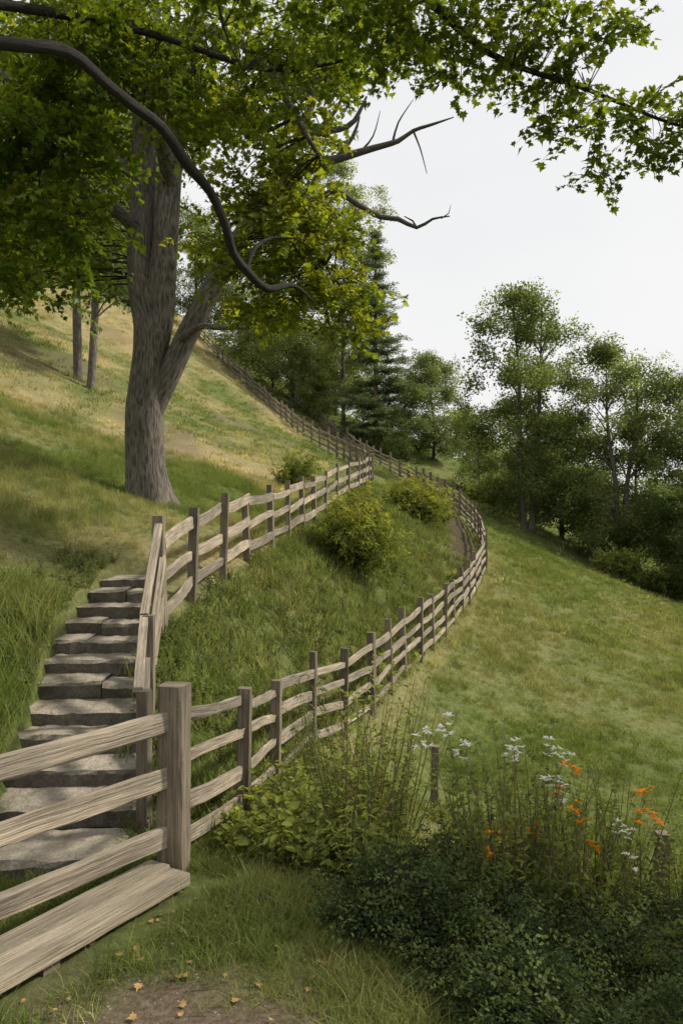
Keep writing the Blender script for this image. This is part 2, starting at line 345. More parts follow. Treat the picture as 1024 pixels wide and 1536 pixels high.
def herb(name,ns,hgt,lsize,nleaf,mat,c,outline=OVAL,spread=.15,flower=None,fs=.04,nfl=4,stem=None):
    mb=MB();mats=[mat,stem or M_stem]+([flower] if flower else [])
    for s in range(ns):
        a=random.uniform(0,6.28);q=spread*random.random();h=hgt*random.uniform(.6,1.1)
        if flower: h=hgt*random.uniform(.85,1.05)
        e=Vector((math.cos(a)*(q+h*.25*random.random()),math.sin(a)*(q+h*.25*random.random()),h))
        b=Vector((math.cos(a)*q*.4,math.sin(a)*q*.4,-.04));m=(b+e)/2+Vector((random.uniform(-.05,.05)*h,random.uniform(-.05,.05)*h,0))
        pts=tube(mb,[b,m,e],[.005,.0035,.0015],3,h/6,0,1)
        for k in range(nleaf):
            t=.15+.85*(k+random.random())/nleaf;p=pts[min(len(pts)-1,int(t*len(pts)))]
            M=Matrix.Translation(p+Vector((0,0,random.uniform(-.06,.06)*h)))@Euler((random.uniform(-.5,.8),random.uniform(-.5,.5),random.uniform(0,6.3))).to_matrix().to_4x4()
            leaf(mb,M,outline,lsize*random.uniform(.6,1.2)*(1.2-.6*t))
        if flower:
            for k in range(nfl):
                p=pts[-1]+Vector((random.uniform(-1,1),random.uniform(-1,1),random.uniform(-1.8,.6)))*.055
                for j in range(5):
                    M=Matrix.Translation(p)@Euler((random.uniform(.1,.9),0,j*1.25+k)).to_matrix().to_4x4();leaf(mb,M,OVAL,fs*random.uniform(.7,1.1),2)
    ob=mb.build(name,mats,link=False);c.objects.link(ob)
C_maple=coll('maple_sprays')
for i in range(6): spray('maple_spray_%d'%i,MAPLE,17,.42,.088,M_maple,C_maple)
C_oval=coll('shrub_sprays')
for i in range(4): spray('shrub_spray_%d'%i,OVAL,24,.34,.065,M_weed,C_oval,M_stem,.8,.0)
C_fine=coll('fine_sprays')
for i in range(4): spray('fine_spray_%d'%i,OVAL,60,.28,.028,M_dark,C_fine,M_limb,.6,.2)
C_far=coll('leaf_clusters')
for i in range(5): cluster('leaf_cluster_%d'%i,38,.55,.14,M_far,C_far,.6)
C_con=coll('needle_clusters')
for i in range(3): cluster('needle_cluster_%d'%i,60,.5,.13,M_con,C_con,.35)
C_gs=coll('short_grass_tufts')
for i in range(4): tuft('short_tuft_%d'%i,30,.115,.09,.005,M_grass,C_gs,.8,2)
C_gt=coll('tall_grass_tufts')
for i in range(4): tuft('tall_tuft_%d'%i,30,.30,.12,.006,M_grass,C_gt,.7)
C_gm=coll('meadow_grass_tufts')
for i in range(4): tuft('meadow_tuft_%d'%i,44,.17,.20,.009,M_grass,C_gm,.7,2)
C_gf=coll('far_grass_tufts')
for i in range(3): tuft('far_tuft_%d'%i,34,.20,.45,.03,M_grass,C_gf,.8,2)
C_weed=coll('weeds')
for i in range(4): herb('weed_%d'%i,6,.26,.05,9,M_weed,C_weed)
C_tall=coll('tall_weeds')
for i in range(6): herb('tall_weed_%d'%i,4,1.0,.06,38,M_weed,C_tall,outline=NARROW if i%2 else OVAL,spread=.25,stem=M_redstem if i%3==0 else M_stem)
C_broad=coll('broad_weeds')
for i in range(3): herb('broad_weed_%d'%i,6,.42,.12,8,M_weed,C_broad)
C_or=coll('orange_flowers');herb('orange_flower_0',3,1.15,.05,26,M_weed,C_or,flower=M_orange,fs=.034,nfl=4,spread=.15,stem=M_redstem)
C_wh=coll('white_flowers');herb('white_flower_0',3,1.2,.045,24,M_weed,C_wh,flower=M_white,fs=.034,nfl=8,spread=.08)
# ------------------------------------------------------------------ zones
def zone(x,y):
    r=xR(y);l=xL(np.maximum(y,8.4));l=np.where(y<8.4,np.interp(y,_yi,_sl),l)
    hill=x<l; mead=x>r; bank=~hill&~mead
    return hill,bank,mead
def dryness(x,y):
    hill,bank,mead=zone(x,y)
    n=fbm(x*.25+3,y*.16,21,5);n2=fbm(x*1.1,y*1.1,31,4)
    d=np.where(hill,np.clip(.38+(n-.5)*2.2+(n2-.5)*1.0,.05,1)*np.clip((y-5.0)/6,.12,1),0)
    d=np.where(mead,np.clip(.15+(n-.5)*.7+(n2-.5)*.35,0,.45),d)
    d=np.where(bank,np.clip(.12+(n-.5)*.5+(n2-.5)*.3,0,.4),d)
    dr=np.abs(x-xR(y)-.15);d=np.maximum(d,np.where((y>9)&(y<30),.5*np.exp(-(dr/.22)**2),0))
    return d
def dirtmask(x,y):
    a=np.exp(-(((x+.78)/.82)**2+((y-3.45)/.76)**2)**2*1.0)
    b=np.where((y>23)&(y<50),np.exp(-((x-(xR(y)-.8))/.55)**4),0)*np.clip((y-23)/4,0,1)
    c=np.where((y>4.9)&(y<6),np.exp(-(((x+2.0)/.7)**2+((y-5.35)/.5)**2)**2),0)*.5
    hill,_,_=zone(x,y);n=fbm(x*.35+9,y*.2+4,77,5)
    e=np.where(hill&(y>14),np.clip((n-.60)*7,0,.5),0)
    return np.clip(np.maximum(np.maximum(a,b),np.maximum(c,e))+(fbm(x*5,y*5,5)-.5)*1.0*(a+b>.08),0,1)
# ------------------------------------------------------------------ terrain
def graded(lo,f0,f1,hi,st,g):
    a=list(np.arange(f0,f1,st));s=st;x=a[-1]
    while x<hi: s*=g;x+=s;a.append(x)
    s=st;x=f0
    while x>lo: s*=g;x-=s;a.insert(0,x)
    return np.array(a)
gx=graded(-260,-4.6,5.5,300,.09,1.045);gy=graded(-120,2.6,14,420,.09,1.026)
X,Y=np.meshgrid(gx,gy);Z=H(X.ravel(),Y.ravel())
me=bpy.data.meshes.new('hillside_ground');nv=X.size
co=np.stack([X.ravel(),Y.ravel(),Z],1).astype(np.float32)
nx,ny=len(gx),len(gy);I=np.arange(nv).reshape(ny,nx)
F=np.stack([I[:-1,:-1],I[:-1,1:],I[1:,1:],I[1:,:-1]],-1).reshape(-1,4)
me.vertices.add(nv);me.vertices.foreach_set('co',co.ravel());me.loops.add(F.size);me.loops.foreach_set('vertex_index',F.ravel().astype(np.int32))
me.polygons.add(len(F));me.polygons.foreach_set('loop_start',np.arange(0,F.size,4,dtype=np.int32))
me.polygons.foreach_set('use_smooth',np.ones(len(F),bool));me.update(calc_edges=True)
for nm,arr in (('dry',dryness(X.ravel(),Y.ravel())),('dirt',dirtmask(X.ravel(),Y.ravel())),('path',((Y.ravel()>22)&(X.ravel()>0)).astype(float))):
    a=me.attributes.new(nm,'FLOAT','POINT');a.data.foreach_set('value',arr.astype(np.float32))
m,nt,n,l=newmat('grassy_ground')
pos=nd(nt,'ShaderNodeNewGeometry').outputs['Position']
dry=nd(nt,'ShaderNodeAttribute',attribute_name='dry').outputs['Fac'];dirt=nd(nt,'ShaderNodeAttribute',attribute_name='dirt').outputs['Fac']
pth=nd(nt,'ShaderNodeAttribute',attribute_name='path').outputs['Fac']
fine=noise(nt,pos,14,8,.75);mid=noise(nt,pos,1.3,6,.65)
g=ramp(nt,fine,[(.3,(.038,.053,.015)),(.55,(.096,.13,.034)),(.75,(.16,.19,.06))])
d=ramp(nt,fine,[(.3,(.16,.125,.065)),(.55,(.32,.26,.14)),(.75,(.41,.35,.20))])
col=mixc(nt,dry,g,d);col=mixc(nt,.5,col,ramp(nt,mid,[(.3,(.65,.7,.6)),(.7,(1.15,1.1,1.05))]),'MULTIPLY')
soil=ramp(nt,noise(nt,pos,26,8,.8),[(.3,(.045,.033,.022)),(.5,(.125,.095,.065)),(.62,(.19,.15,.11)),(.78,(.30,.25,.19))])
soil=mixc(nt,pth,soil,mixc(nt,1.0,soil,(.50,.50,.46),'MULTIPLY'))
col=mixc(nt,dirt,col,soil)
b=nd(nt,'ShaderNodeBsdfPrincipled');l.new(col,b.inputs['Base Color']);b.inputs['Roughness'].default_value=.95;b.inputs['Specular IOR Level'].default_value=.1
bp=nd(nt,'ShaderNodeBump');bp.inputs['Strength'].default_value=.6;bp.inputs['Distance'].default_value=.06;l.new(fine,bp.inputs['Height']);l.new(bp.outputs[0],b.inputs['Normal'])
o=nd(nt,'ShaderNodeOutputMaterial');l.new(b.outputs[0],o.inputs[0])
me.materials.append(m)
ground=bpy.data.objects.new('hillside_ground',me);scene.collection.objects.link(ground)
# ------------------------------------------------------------------ grass & weeds
def sample(nn,y0,y1,marg=2.5,pw=1.0,slope=.5):
    y=y0+(y1-y0)*rng.random(nn)**pw
    x=rng.uniform(-1,1,nn)*(slope*y+marg);return x,y
def excl(x,y):
    board=(np.abs((x+1.25)*.85-(y-4.4)*.526)<.24)&(y<5.1)
    return ~instair(x,y,-.03)&~board&(rng.random(len(x))>dirtmask(x,y)*1.15)
def put(name,x,y,coll_,s0,s1,tilt=.15,dz=0,tadd=0,extra=None,real=True):
    t=dryness(x,y)+rng.normal(0,.12,len(x))+tadd;z=H(x,y)+dz
    s=rng.uniform(s0,s1,len(x))
    if extra is not None: s=s*extra
    return scatter(name,np.stack([x,y,z],1),rrot(len(x),tilt),s,coll_,t,real=real)
# foreground lawn
x=rng.uniform(-3.4,1.3,9500);y=rng.uniform(2.9,5.9,9500);k=excl(x,y);x=x[k];y=y[k]
put('lawn_grass',x,y,C_gs,.6,1.5,.25,tadd=.0,extra=.5+1.05*fbm(x*2,y*2,91))
x=rng.uniform(-2.6,.6,260);y=rng.uniform(3.2,5.6,260);k=excl(x,y)&(fbm(x*2,y*2,17)>.5);x=x[k];y=y[k]
put('lawn_weeds',x,y,C_weed,.25,.5,.3,tadd=.1)
# tall hillside grass, left
x,y=sample(22000,5.2,24,2.0,.9);hl,bk,md=zone(x,y);k=hl&excl(x,y)&(x<np.where(y<10.6,np.interp(y,_yi,_sl)-.02,99));x=x[k];y=y[k]
put('hill_grass',x,y,C_gt,.5,1.1,.3,extra=np.clip(.75+(fbm(x*.8,y*.8,55)-.5)*1.6,.35,1.4))
x=rng.uniform(-4.0,-2.6,420);y=rng.uniform(5.3,9,420);k=x<np.interp(y,_yi,_sl)-.12;x=x[k];y=y[k]
put('long_grass_clumps',x,y,C_gt,1.0,1.8,.3,tadd=-.05)
# meadow right
x,y=sample(24000,6,36,3,.75);hl,bk,md=zone(x,y);k=md&excl(x,y)&(x>xR(y)+.1);x=x[k];y=y[k]
put('meadow_grass',x,y,C_gm,.7,1.3,.25,extra=np.clip(.8+(fbm(x*.5,y*.5,66)-.5)*1.8,.3,1.6))
# bank
x,y=sample(16000,6,34,1,.8);hl,bk,md=zone(x,y);k=bk&excl(x,y);x=x[k];y=y[k]
put('bank_grass',x,y,C_gm,.7,1.5,.35)
x,y=sample(26000,5.6,30,1,.8);hl,bk,md=zone(x,y);k=bk&excl(x,y)&(fbm(x*1.2,y*1.2,41)>.38);x=x[k];y=y[k]
put('bank_weeds',x,y,C_weed,.45,1.1,.4,tadd=.14)
# far slopes
x,y=sample(15000,20,95,5,.8);k=excl(x,y)&((np.abs(x-xR(y))>.5)&(np.abs(x-xL(y))>.7)|(y<26));x=x[k];y=y[k]
put('far_slope_grass',x,y,C_gf,.5,1.1,.3)
# ------------------------------------------------------------------ fences
def fence(name,path,post_h,rails,post_w,start_gap=0,rail_h=.095,rail_t=.042,first_big=False):
    e=empty(name);mp=MB();mr=MB();prev=None
    for i,(x,y) in enumerate(path):
        q=path[min(i+1,len(path)-1)];p=path[max(i-1,0)];tx,ty=q[0]-p[0],q[1]-p[1];L=math.hypot(tx,ty);tx/=L;ty/=L
        z=h1(x,y);big=first_big and i==0
        w=.17 if big else post_w*random.uniform(.78,1.18)*(1.35 if y>36 else 1);hh=(1.2 if big else post_h*random.uniform(.93,1.12))
        if y>36: hh+=.12
        lx,ly=(0,0) if big else (random.uniform(-.05,.05),random.uniform(-.05,.05))
        beam(mp,(x,y,z-.25),(x+lx,y+ly,z+hh),w,w*(1 if big else .8),(tx,ty,0),jit=.007,seg=.15,ch=.12)
        cur=(x,y,z,hh)
        if prev:
            for k,r in enumerate(rails):
                a=r+random.uniform(-.045,.045);c=r+random.uniform(-.045,.045)
                off=Vector((ty,-tx,0))*random.uniform(-.012,.012)
                beam(mr,Vector((prev[0],prev[1],prev[2]+a))+off,Vector((x,y,z+c))+off,rail_t,rail_h*random.uniform(.7,1.2)*(1.25 if y>36 else 1),(0,0,1),jit=.008,seg=.22,sag=random.uniform(-.015,.03),wander=.015)
        prev=cur
    mp.build('posts',[M_post],e);mr.build('rails',[M_rail],e);return e
def densify(P,step,after):
    out=[(p[0],p[1]) for p in P if p[1]<=after];rest=[Vector((p[0],p[1],0)) for p in P if p[1]>=after-1e-6]
    pts,_=catmull([r for r in rest],step);return out+[(p.x,p.y) for p in pts if p.y>after+.3]
fence('split_rail_fence',densify(FR,1.6,24),1.12,[.97,.70,.43,.15],.105,first_big=True)
fence('split_rail_fence',densify(FL,1.6,24),1.13,[.98,.62,.26],.10,rail_h=.13)
# foreground rail section running toward the camera
e=empty('wooden_rail_fence');mb=MB();mp=MB()
for zz in (.97,.62,.25): 
    beam(mb,(-1.10,5.06,zz),(-2.62,3.08,zz+random.uniform(-.02,.02)),.055,.125,jit=.008,seg=.14,sag=.012)
beam(mp,(-2.62,3.08,-.2),(-2.62,3.08,1.2),.16,.16,(.6,.8,0),jit=.005)
mb.build('rails',[M_rail],e);mp.build('posts',[M_post],e)
# stair handrail
e=empty('stair_handrail');mb=MB();mp=MB()
S=[(-1.42,5.72,-.05,1.02),(-1.72,7.1,.2,1.38),(-1.88,8.4,.9,2.24)]
for x,y,z0,z1 in S[:2]: beam(mp,(x,y,z0-.3),(x,y,z1),.10,.09,(0,1,0),jit=.006,seg=.2)
beam(mp,(-1.92,8.36,.6),(-1.92,8.36,2.26),.12,.11,(0,1,0),jit=.006,seg=.2)
for i in range(2):
    a=S[i];b=S[i+1]
    beam(mb,(a[0]-.04,a[1],a[3]+.0),(b[0]-.04,b[1],b[3]-.02),.075,.045,jit=.005)
    beam(mb,(a[0],a[1],a[3]-.38),(b[0],b[1],b[3]-.42),.045,.12,jit=.006)
    beam(mb,(a[0],a[1],a[3]-.78),(b[0],b[1],b[3]-.85),.045,.12,jit=.006)
mb.build('rails',[M_rail],e);mp.build('posts',[M_post],e)
# plank walkway
e=empty('wooden_plank_walkway');d=Vector((-.526,-.85,0));nrm=Vector((.85,-.526,0))
for i in range(2):
    mb=MB();p=Vector((-1.06,4.95,.07))+nrm*(-.095+.187*i)+d*(.02*i)
    beam(mb,p,p+d*2.6,.180,.065,jit=.003,seg=.15,ch=.1);mb.build('board_%d'%(i+1),[M_plank],e)
mb=MB()
for t in (.2,1.0,1.9): 
    p=Vector((-1.06,4.95,.0))+d*t;beam(mb,p-nrm*.15,p+nrm*.15,.1,.08)
mb.build('joists',[M_post],e)
# stairs
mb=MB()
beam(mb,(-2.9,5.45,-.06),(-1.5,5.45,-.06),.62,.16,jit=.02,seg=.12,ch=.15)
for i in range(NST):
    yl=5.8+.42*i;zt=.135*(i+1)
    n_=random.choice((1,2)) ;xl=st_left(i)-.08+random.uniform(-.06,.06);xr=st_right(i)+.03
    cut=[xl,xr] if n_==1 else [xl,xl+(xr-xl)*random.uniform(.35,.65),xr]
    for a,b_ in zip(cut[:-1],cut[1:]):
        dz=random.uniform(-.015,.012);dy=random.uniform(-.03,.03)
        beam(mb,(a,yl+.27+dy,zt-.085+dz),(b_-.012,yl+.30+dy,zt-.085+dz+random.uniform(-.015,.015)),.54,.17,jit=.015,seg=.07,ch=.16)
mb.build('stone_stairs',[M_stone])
# lone stakes
for (x,y,hh,w) in ((1.04,9,.78,.085),(2.80,7,.90,.11)):
    mb=MB();z=h1(x,y);beam(mb,(x,y,z-.2),(x+.02,y,z+hh),w,w,(1,0,0),jit=.004,seg=.2);
    mb.build('wooden_fence_post',[M_post])
e=empty('wire_fence');mb=MB();z=h1(2.8,7)
for q in (.75,.45):
    tube(mb,[(2.8,7,z+q),(4.2,6.6,z+q-.28),(5.6,6.2,z+q-.5)],[.003]*3,4,.4,0)
z2=h1(5.6,6.2);beam(mb,(5.6,6.2,z2-.2),(5.6,6.2,z2+.9),.1,.1,(1,0,0))
mb.build('wire_and_post',[M_post],e)
# ------------------------------------------------------------------ big maple
def lobes_pts(lobes,dens,yj=0):
    P=[];T=[]
    for (x,y,z,r,*k) in lobes:
        sy=k[0] if k else 1.1
        n=int(4.19*r**3*sy*.7*dens)+4
        u=rng.normal(size=(n,3));u/=np.linalg.norm(u,axis=1)[:,None]
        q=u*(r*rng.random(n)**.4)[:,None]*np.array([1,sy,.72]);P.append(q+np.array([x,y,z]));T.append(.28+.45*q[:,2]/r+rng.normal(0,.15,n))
    return np.concatenate(P),np.concatenate(T)
def twigs(mb,anchor,P,n,mi=0,r=.014):
    idx=rng.choice(len(P),min(n,len(P)),replace=False)
    for i in idx:
        p=Vector(P[i]);a=min(anchor,key=lambda q:(q-p).length)
        mid=a.lerp(p,.5)+Vector((random.uniform(-.15,.15),random.uniform(-.15,.15),.12))
        tube(mb,[a,mid,p],[r,r*.7,r*.3],5,.3,0,mi)
e=empty('unseen_shade_maple');mb=MB();anc=[]
anc+=tube(mb,[(-3.6,15,2.2),(-3.66,15,3.2),(-3.69,15,4.2),(-3.58,15,5.6),(-3.78,15,6.9),(-3.75,15.1,8.8),(-3.9,15.4,11),(-4.6,15.6,13.5)],[.40,.36,.35,.33,.26,.22,.18,.08],24,.15,.045,0,(1.1,.5))
anc+=tube(mb,[(-3.58,15,5.0),(-3.40,14.95,5.9),(-3.32,14.9,6.9),(-3.18,14.9,8.8),(-2.8,14.8,11),(-2.2,14.8,13)],[.24,.26,.25,.20,.15,.06],16,.2,.05)
anc+=tube(mb,[(-3.6,15,4.2),(-3.25,14.95,4.85),(-2.79,14.9,5.79),(-2.28,14.8,6.67),(-1.66,14.6,7.67),(-.9,14.4,8.8),(-.3,14.2,10.2)],[.24,.22,.20,.18,.14,.10,.05],14,.2,.05)
anc+=tube(mb,[(-3.0,14.9,5.5),(-2.5,14,5.55),(-2.0,13.4,5.4),(-1.5,13,5.3)],[.08,.06,.045,.02],8,.2,.05)
anc+=tube(mb,[(-3.7,15,8.5),(-5,14.6,9.5),(-6.6,14,10.4)],[.14,.1,.04],8,.3,.05)
anc+=tube(mb,[(-3.2,14.9,8.4),(-3.0,13,9),(-2.4,11.5,9.2),(-1.2,10.5,8.4),(-.3,10.5,7.0)],[.15,.12,.09,.07,.03],8,.3,.05)
anc+=tube(mb,[(-3.8,15,7.6),(-4.4,13,7.9),(-4.2,11,7.6),(-3.6,9.5,6.8)],[.13,.1,.08,.03],8,.3,.05)
anc+=tube(mb,[(-2.0,14.7,7.1),(-1.2,13.2,7.4),(-.6,12,6.6),(-.1,11.3,5.6)],[.09,.07,.05,.02],8,.3,.05)
L15=[(-5.2,15,9.4,1.3),(-2.7,15,10.1,1.2),(-1.2,15,9.6,.9),(-6.5,15,7.9,1.2),(-5.4,15,7.2,.9),(-2.1,15.4,7.7,.8),(-.6,15,10.9,1.0),(-3.9,15,11.2,1.3),(-5.5,16,12,1.2),
 (-1.0,14.6,7.9,.7),(-5.0,14.8,6.6,.6),(-6.3,15,6.6,.7)]
L11=[(-1.31,11,6.75,.55),(-.76,11,6.5,.6),(-1.68,11.2,5.96,.45),(-.48,11,5.96,.55),(-.2,11,5.35,.46),(.26,11.2,5.04,.38),(-.85,11.2,5.23,.42),(-.57,11,7.3,.55),(-.1,11,8.3,.5),(-1.5,11,7.8,.6),(-1.3,12,5.2,.35),(.1,11,6.2,.35),
 (-1.4,11.3,5.1,.3),(.05,11.1,4.78,.28),(.3,11.3,5.5,.3),(-1.15,11.2,5.75,.48),(-.3,11.4,6.6,.4),(-.6,11.2,4.95,.3)]
L9=[(-3.4,9,6.57,.7),(-3.4,9,5.6,.65),(-2.95,9,5.44,.45),(-3.75,9,4.95,.38),(-2.85,9,6.35,.5),(-3.1,9,7.3,.75),(-4.2,9,6.4,.7)]
P1,T1=lobes_pts(L15,22);twigs(mb,anc,P1,160,1,.022)
P2,T2=lobes_pts(L11,88);twigs(mb,anc,P2,110,1,.014)
P3,T3=lobes_pts(L9,75);twigs(mb,anc,P3,60,1,.012)
mb.build('trunk_and_limbs',[M_bark,M_limb],e)
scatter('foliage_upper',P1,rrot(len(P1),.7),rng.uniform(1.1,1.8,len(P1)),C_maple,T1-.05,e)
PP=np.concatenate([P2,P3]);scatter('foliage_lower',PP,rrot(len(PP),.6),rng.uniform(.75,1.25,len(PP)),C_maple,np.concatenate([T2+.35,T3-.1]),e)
# dead limbs (part of the big maple)
md=MB()
def dl(P,r): 
    return tube(md,P,r,7,.15,.12)
dl([(-1.9,14.7,7.3),(-1.2,14.2,8.0),(-.5,14,8.4),(-.14,14,8.48),(.56,14,8.69),(1.0,14,8.82),(1.26,14,9.0),(1.62,14,9.12),(1.97,14,9.24)],[.10,.09,.08,.07,.055,.045,.035,.025,.01])
dl([(1.26,14,9.0),(1.38,14,8.7),(1.5,14,8.25)],[.02,.014,.006]);dl([(.9,14,8.8),(1.0,14,9.15),(1.26,14,9.55)],[.025,.016,.006]);dl([(.3,14,8.6),(.55,14,8.9),(.68,14,9.35)],[.022,.015,.006])
dl([(-1.6,14.5,7.7),(-1.0,14,8.5),(-.55,14,8.9),(.1,14,9.07),(.3,14,9.3),(.44,14,9.6)],[.08,.075,.065,.05,.04,.02]);dl([(-.55,14,8.9),(-.1,14,9.35),(.05,14,9.75)],[.05,.035,.015]);dl([(-.1,14,8.5),(.2,14,8.9),(.32,14,9.25)],[.045,.035,.015])
dl([(-2.0,14.7,7.2),(-1.2,14.2,7.6),(-.67,14,7.78),(-.26,14,7.66),(.09,14,7.14)],[.09,.085,.085,.075,.05]);dl([(-.4,14,7.75),(-.14,14,7.96),(.3,14,7.7),(.68,14,7.49),(1.0,14,7.45),(1.32,14,7.3),(1.6,14,7.45),(1.9,14,7.5)],[.06,.055,.05,.045,.04,.03,.02,.01])
dl([(1.32,14,7.3),(1.25,14,7.42),(1.1,14,7.5)],[.02,.015,.008]);dl([(1.75,14,7.46),(1.88,14,7.55),(1.92,14,7.7)],[.012,.009,.004])
md.build('dead_limbs',[M_dead],e)
# ------------------------------------------------------------------ overhanging maple (trunk out of frame on the left)
e=empty('unseen_shade_maple');mb=MB();anc=[]
zt=h1(-6.4,6.0)
tube(mb,[(-6.4,6.0,zt-.3),(-6.4,6.0,zt+1.5),(-6.3,6.1,5.2),(-6.2,6.2,8),(-6,6.3,11)],[.45,.38,.34,.28,.12],16,.25,.05,0,(1.0,.5))
anc+=tube(mb,[(-6.3,6.1,5.4),(-4.6,6.5,6.3),(-3.0,7,6.42),(-2.52,7.3,6.52),(-2.25,7.55,6.38),(-2.04,7.8,6.28),(-1.80,8.0,6.16),(-1.61,8.3,5.93),(-1.40,8.5,5.72),(-1.26,8.7,5.42),(-1.20,8.85,5.18),(-1.07,9,5.03),(-.86,9.2,4.88),(-.57,9.5,5.0),(-.3,9.8,4.85)],[.11,.08,.055,.056,.052,.055,.05,.054,.046,.05,.045,.05,.045,.03,.008],10,.12,.10,1)
anc+=tube(mb,[(-1.07,9,5.03),(-1.0,9.1,5.3),(-.8,9.3,5.5),(-.4,9.5,5.55)],[.03,.025,.018,.006],6,.12,.06,1)
anc+=tube(mb,[(-6.2,6.2,7.5),(-4,6.2,8.6),(-2,6.2,8.4),(-.6,6.3,7.4),(.5,6.4,6.6),(1.2,6.5,6.05),(2,6.5,5.75),(2.8,6.6,5.5),(3.5,6.6,5.4)],[.16,.13,.10,.07,.04,.026,.018,.012,.005],8,.2,.06,1)
anc+=tube(mb,[(-2,6.2,8.4),(.2,6,8.3),(2,6.2,7.6),(3,6.3,6.6),(3.4,6.4,6.0)],[.09,.07,.05,.03,.01],8,.25,.06,1)
anc+=tube(mb,[(-4.6,6.5,6.3),(-3.8,7.6,7.2),(-2.2,8.6,7.5),(-.8,9,7.3),(.4,9.2,7.6)],[.07,.055,.04,.03,.012],8,.25,.06,1)
anc+=tube(mb,[(-1.4,6.3,7.9),(-1.05,6.4,6.8),(-.95,6.4,6.2),(-.8,6.5,5.9)],[.025,.02,.012,.005],6,.2,.06,1)
G9=[(-1.97,9,7.15,.6),(-1.37,9,6.7,.42),(-.84,9,7.17,.5),(-.24,9,7.6,.6),(-1.2,9,7.8,.6),(-2.3,9,7.8,.65),(.36,9,7.7,.55),(-2.7,8.4,7.4,.6),(-1.9,8.8,6.5,.4),(.9,8.8,7.5,.45)]
G6=[(.45,6.5,6.25,.45),(.95,6.5,6.05,.38),(1.5,6.5,5.98,.36),(1.45,6.5,6.4,.4),(1.89,6.5,5.45,.28),(2.12,6.5,5.1,.22),(2.3,6.5,5.55,.27),(2.65,6.5,5.35,.30),(2.15,6.5,6.3,.33),(-.1,6.4,6.5,.42),(-.8,6.4,6.5,.35),(2.9,6.6,5.6,.27),(3.3,6.6,5.4,.3),
 (1.0,6.2,6.7,.4),(1.7,6.6,5.72,.24),(3.6,6.6,5.9,.4),(-.35,6.5,6.05,.2),(2.0,6.5,5.9,.25)]
P1,T1=lobes_pts(G9,75);P2,T2=lobes_pts(G6,190)
twigs(mb,anc,P1,90,1,.009);twigs(mb,anc,P2,150,1,.005)
mb.build('trunk_and_limbs',[M_bark,M_limb],e)
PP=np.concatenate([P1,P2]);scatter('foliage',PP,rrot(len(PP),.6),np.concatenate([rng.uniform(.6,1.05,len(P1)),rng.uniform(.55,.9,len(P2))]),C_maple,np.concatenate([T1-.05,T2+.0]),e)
# unseen maple added right of the viewpoint to shade the foreground
e=empty('unseen_shade_maple');mb=MB();zt=h1(10,7.5)
anc=tube(mb,[(10,7.5,zt-.3),(10,7.5,zt+2),(9.8,7.3,4),(9.2,7,8),(9,7,10)],[.35,.3,.25,.16,.05],12,.3,.05,0,(.8,.4))
anc+=tube(mb,[(9.8,7.3,4.5),(8.2,6.8,5.8),(6.5,6.4,6.2),(5.6,6.3,6.3)],[.14,.1,.06,.02],8,.3,.05)
L=[(6.6,6.0,6.1,.8),(7.3,7.0,6.3,.8),(8.4,6.2,6.4,1.0),(9.4,7.2,6.8,1.1),(8.4,5.1,6.0,.9),(9.6,6,5.6,1.0)]
P1,T1=lobes_pts(L,15);twigs(mb,anc,P1,40,0,.014);mb.build('trunk_and_limbs',[M_bark],e);scatter('foliage',P1,rrot(len(P1),.6),rng.uniform(1.0,1.6,len(P1)),C_maple,T1,e)
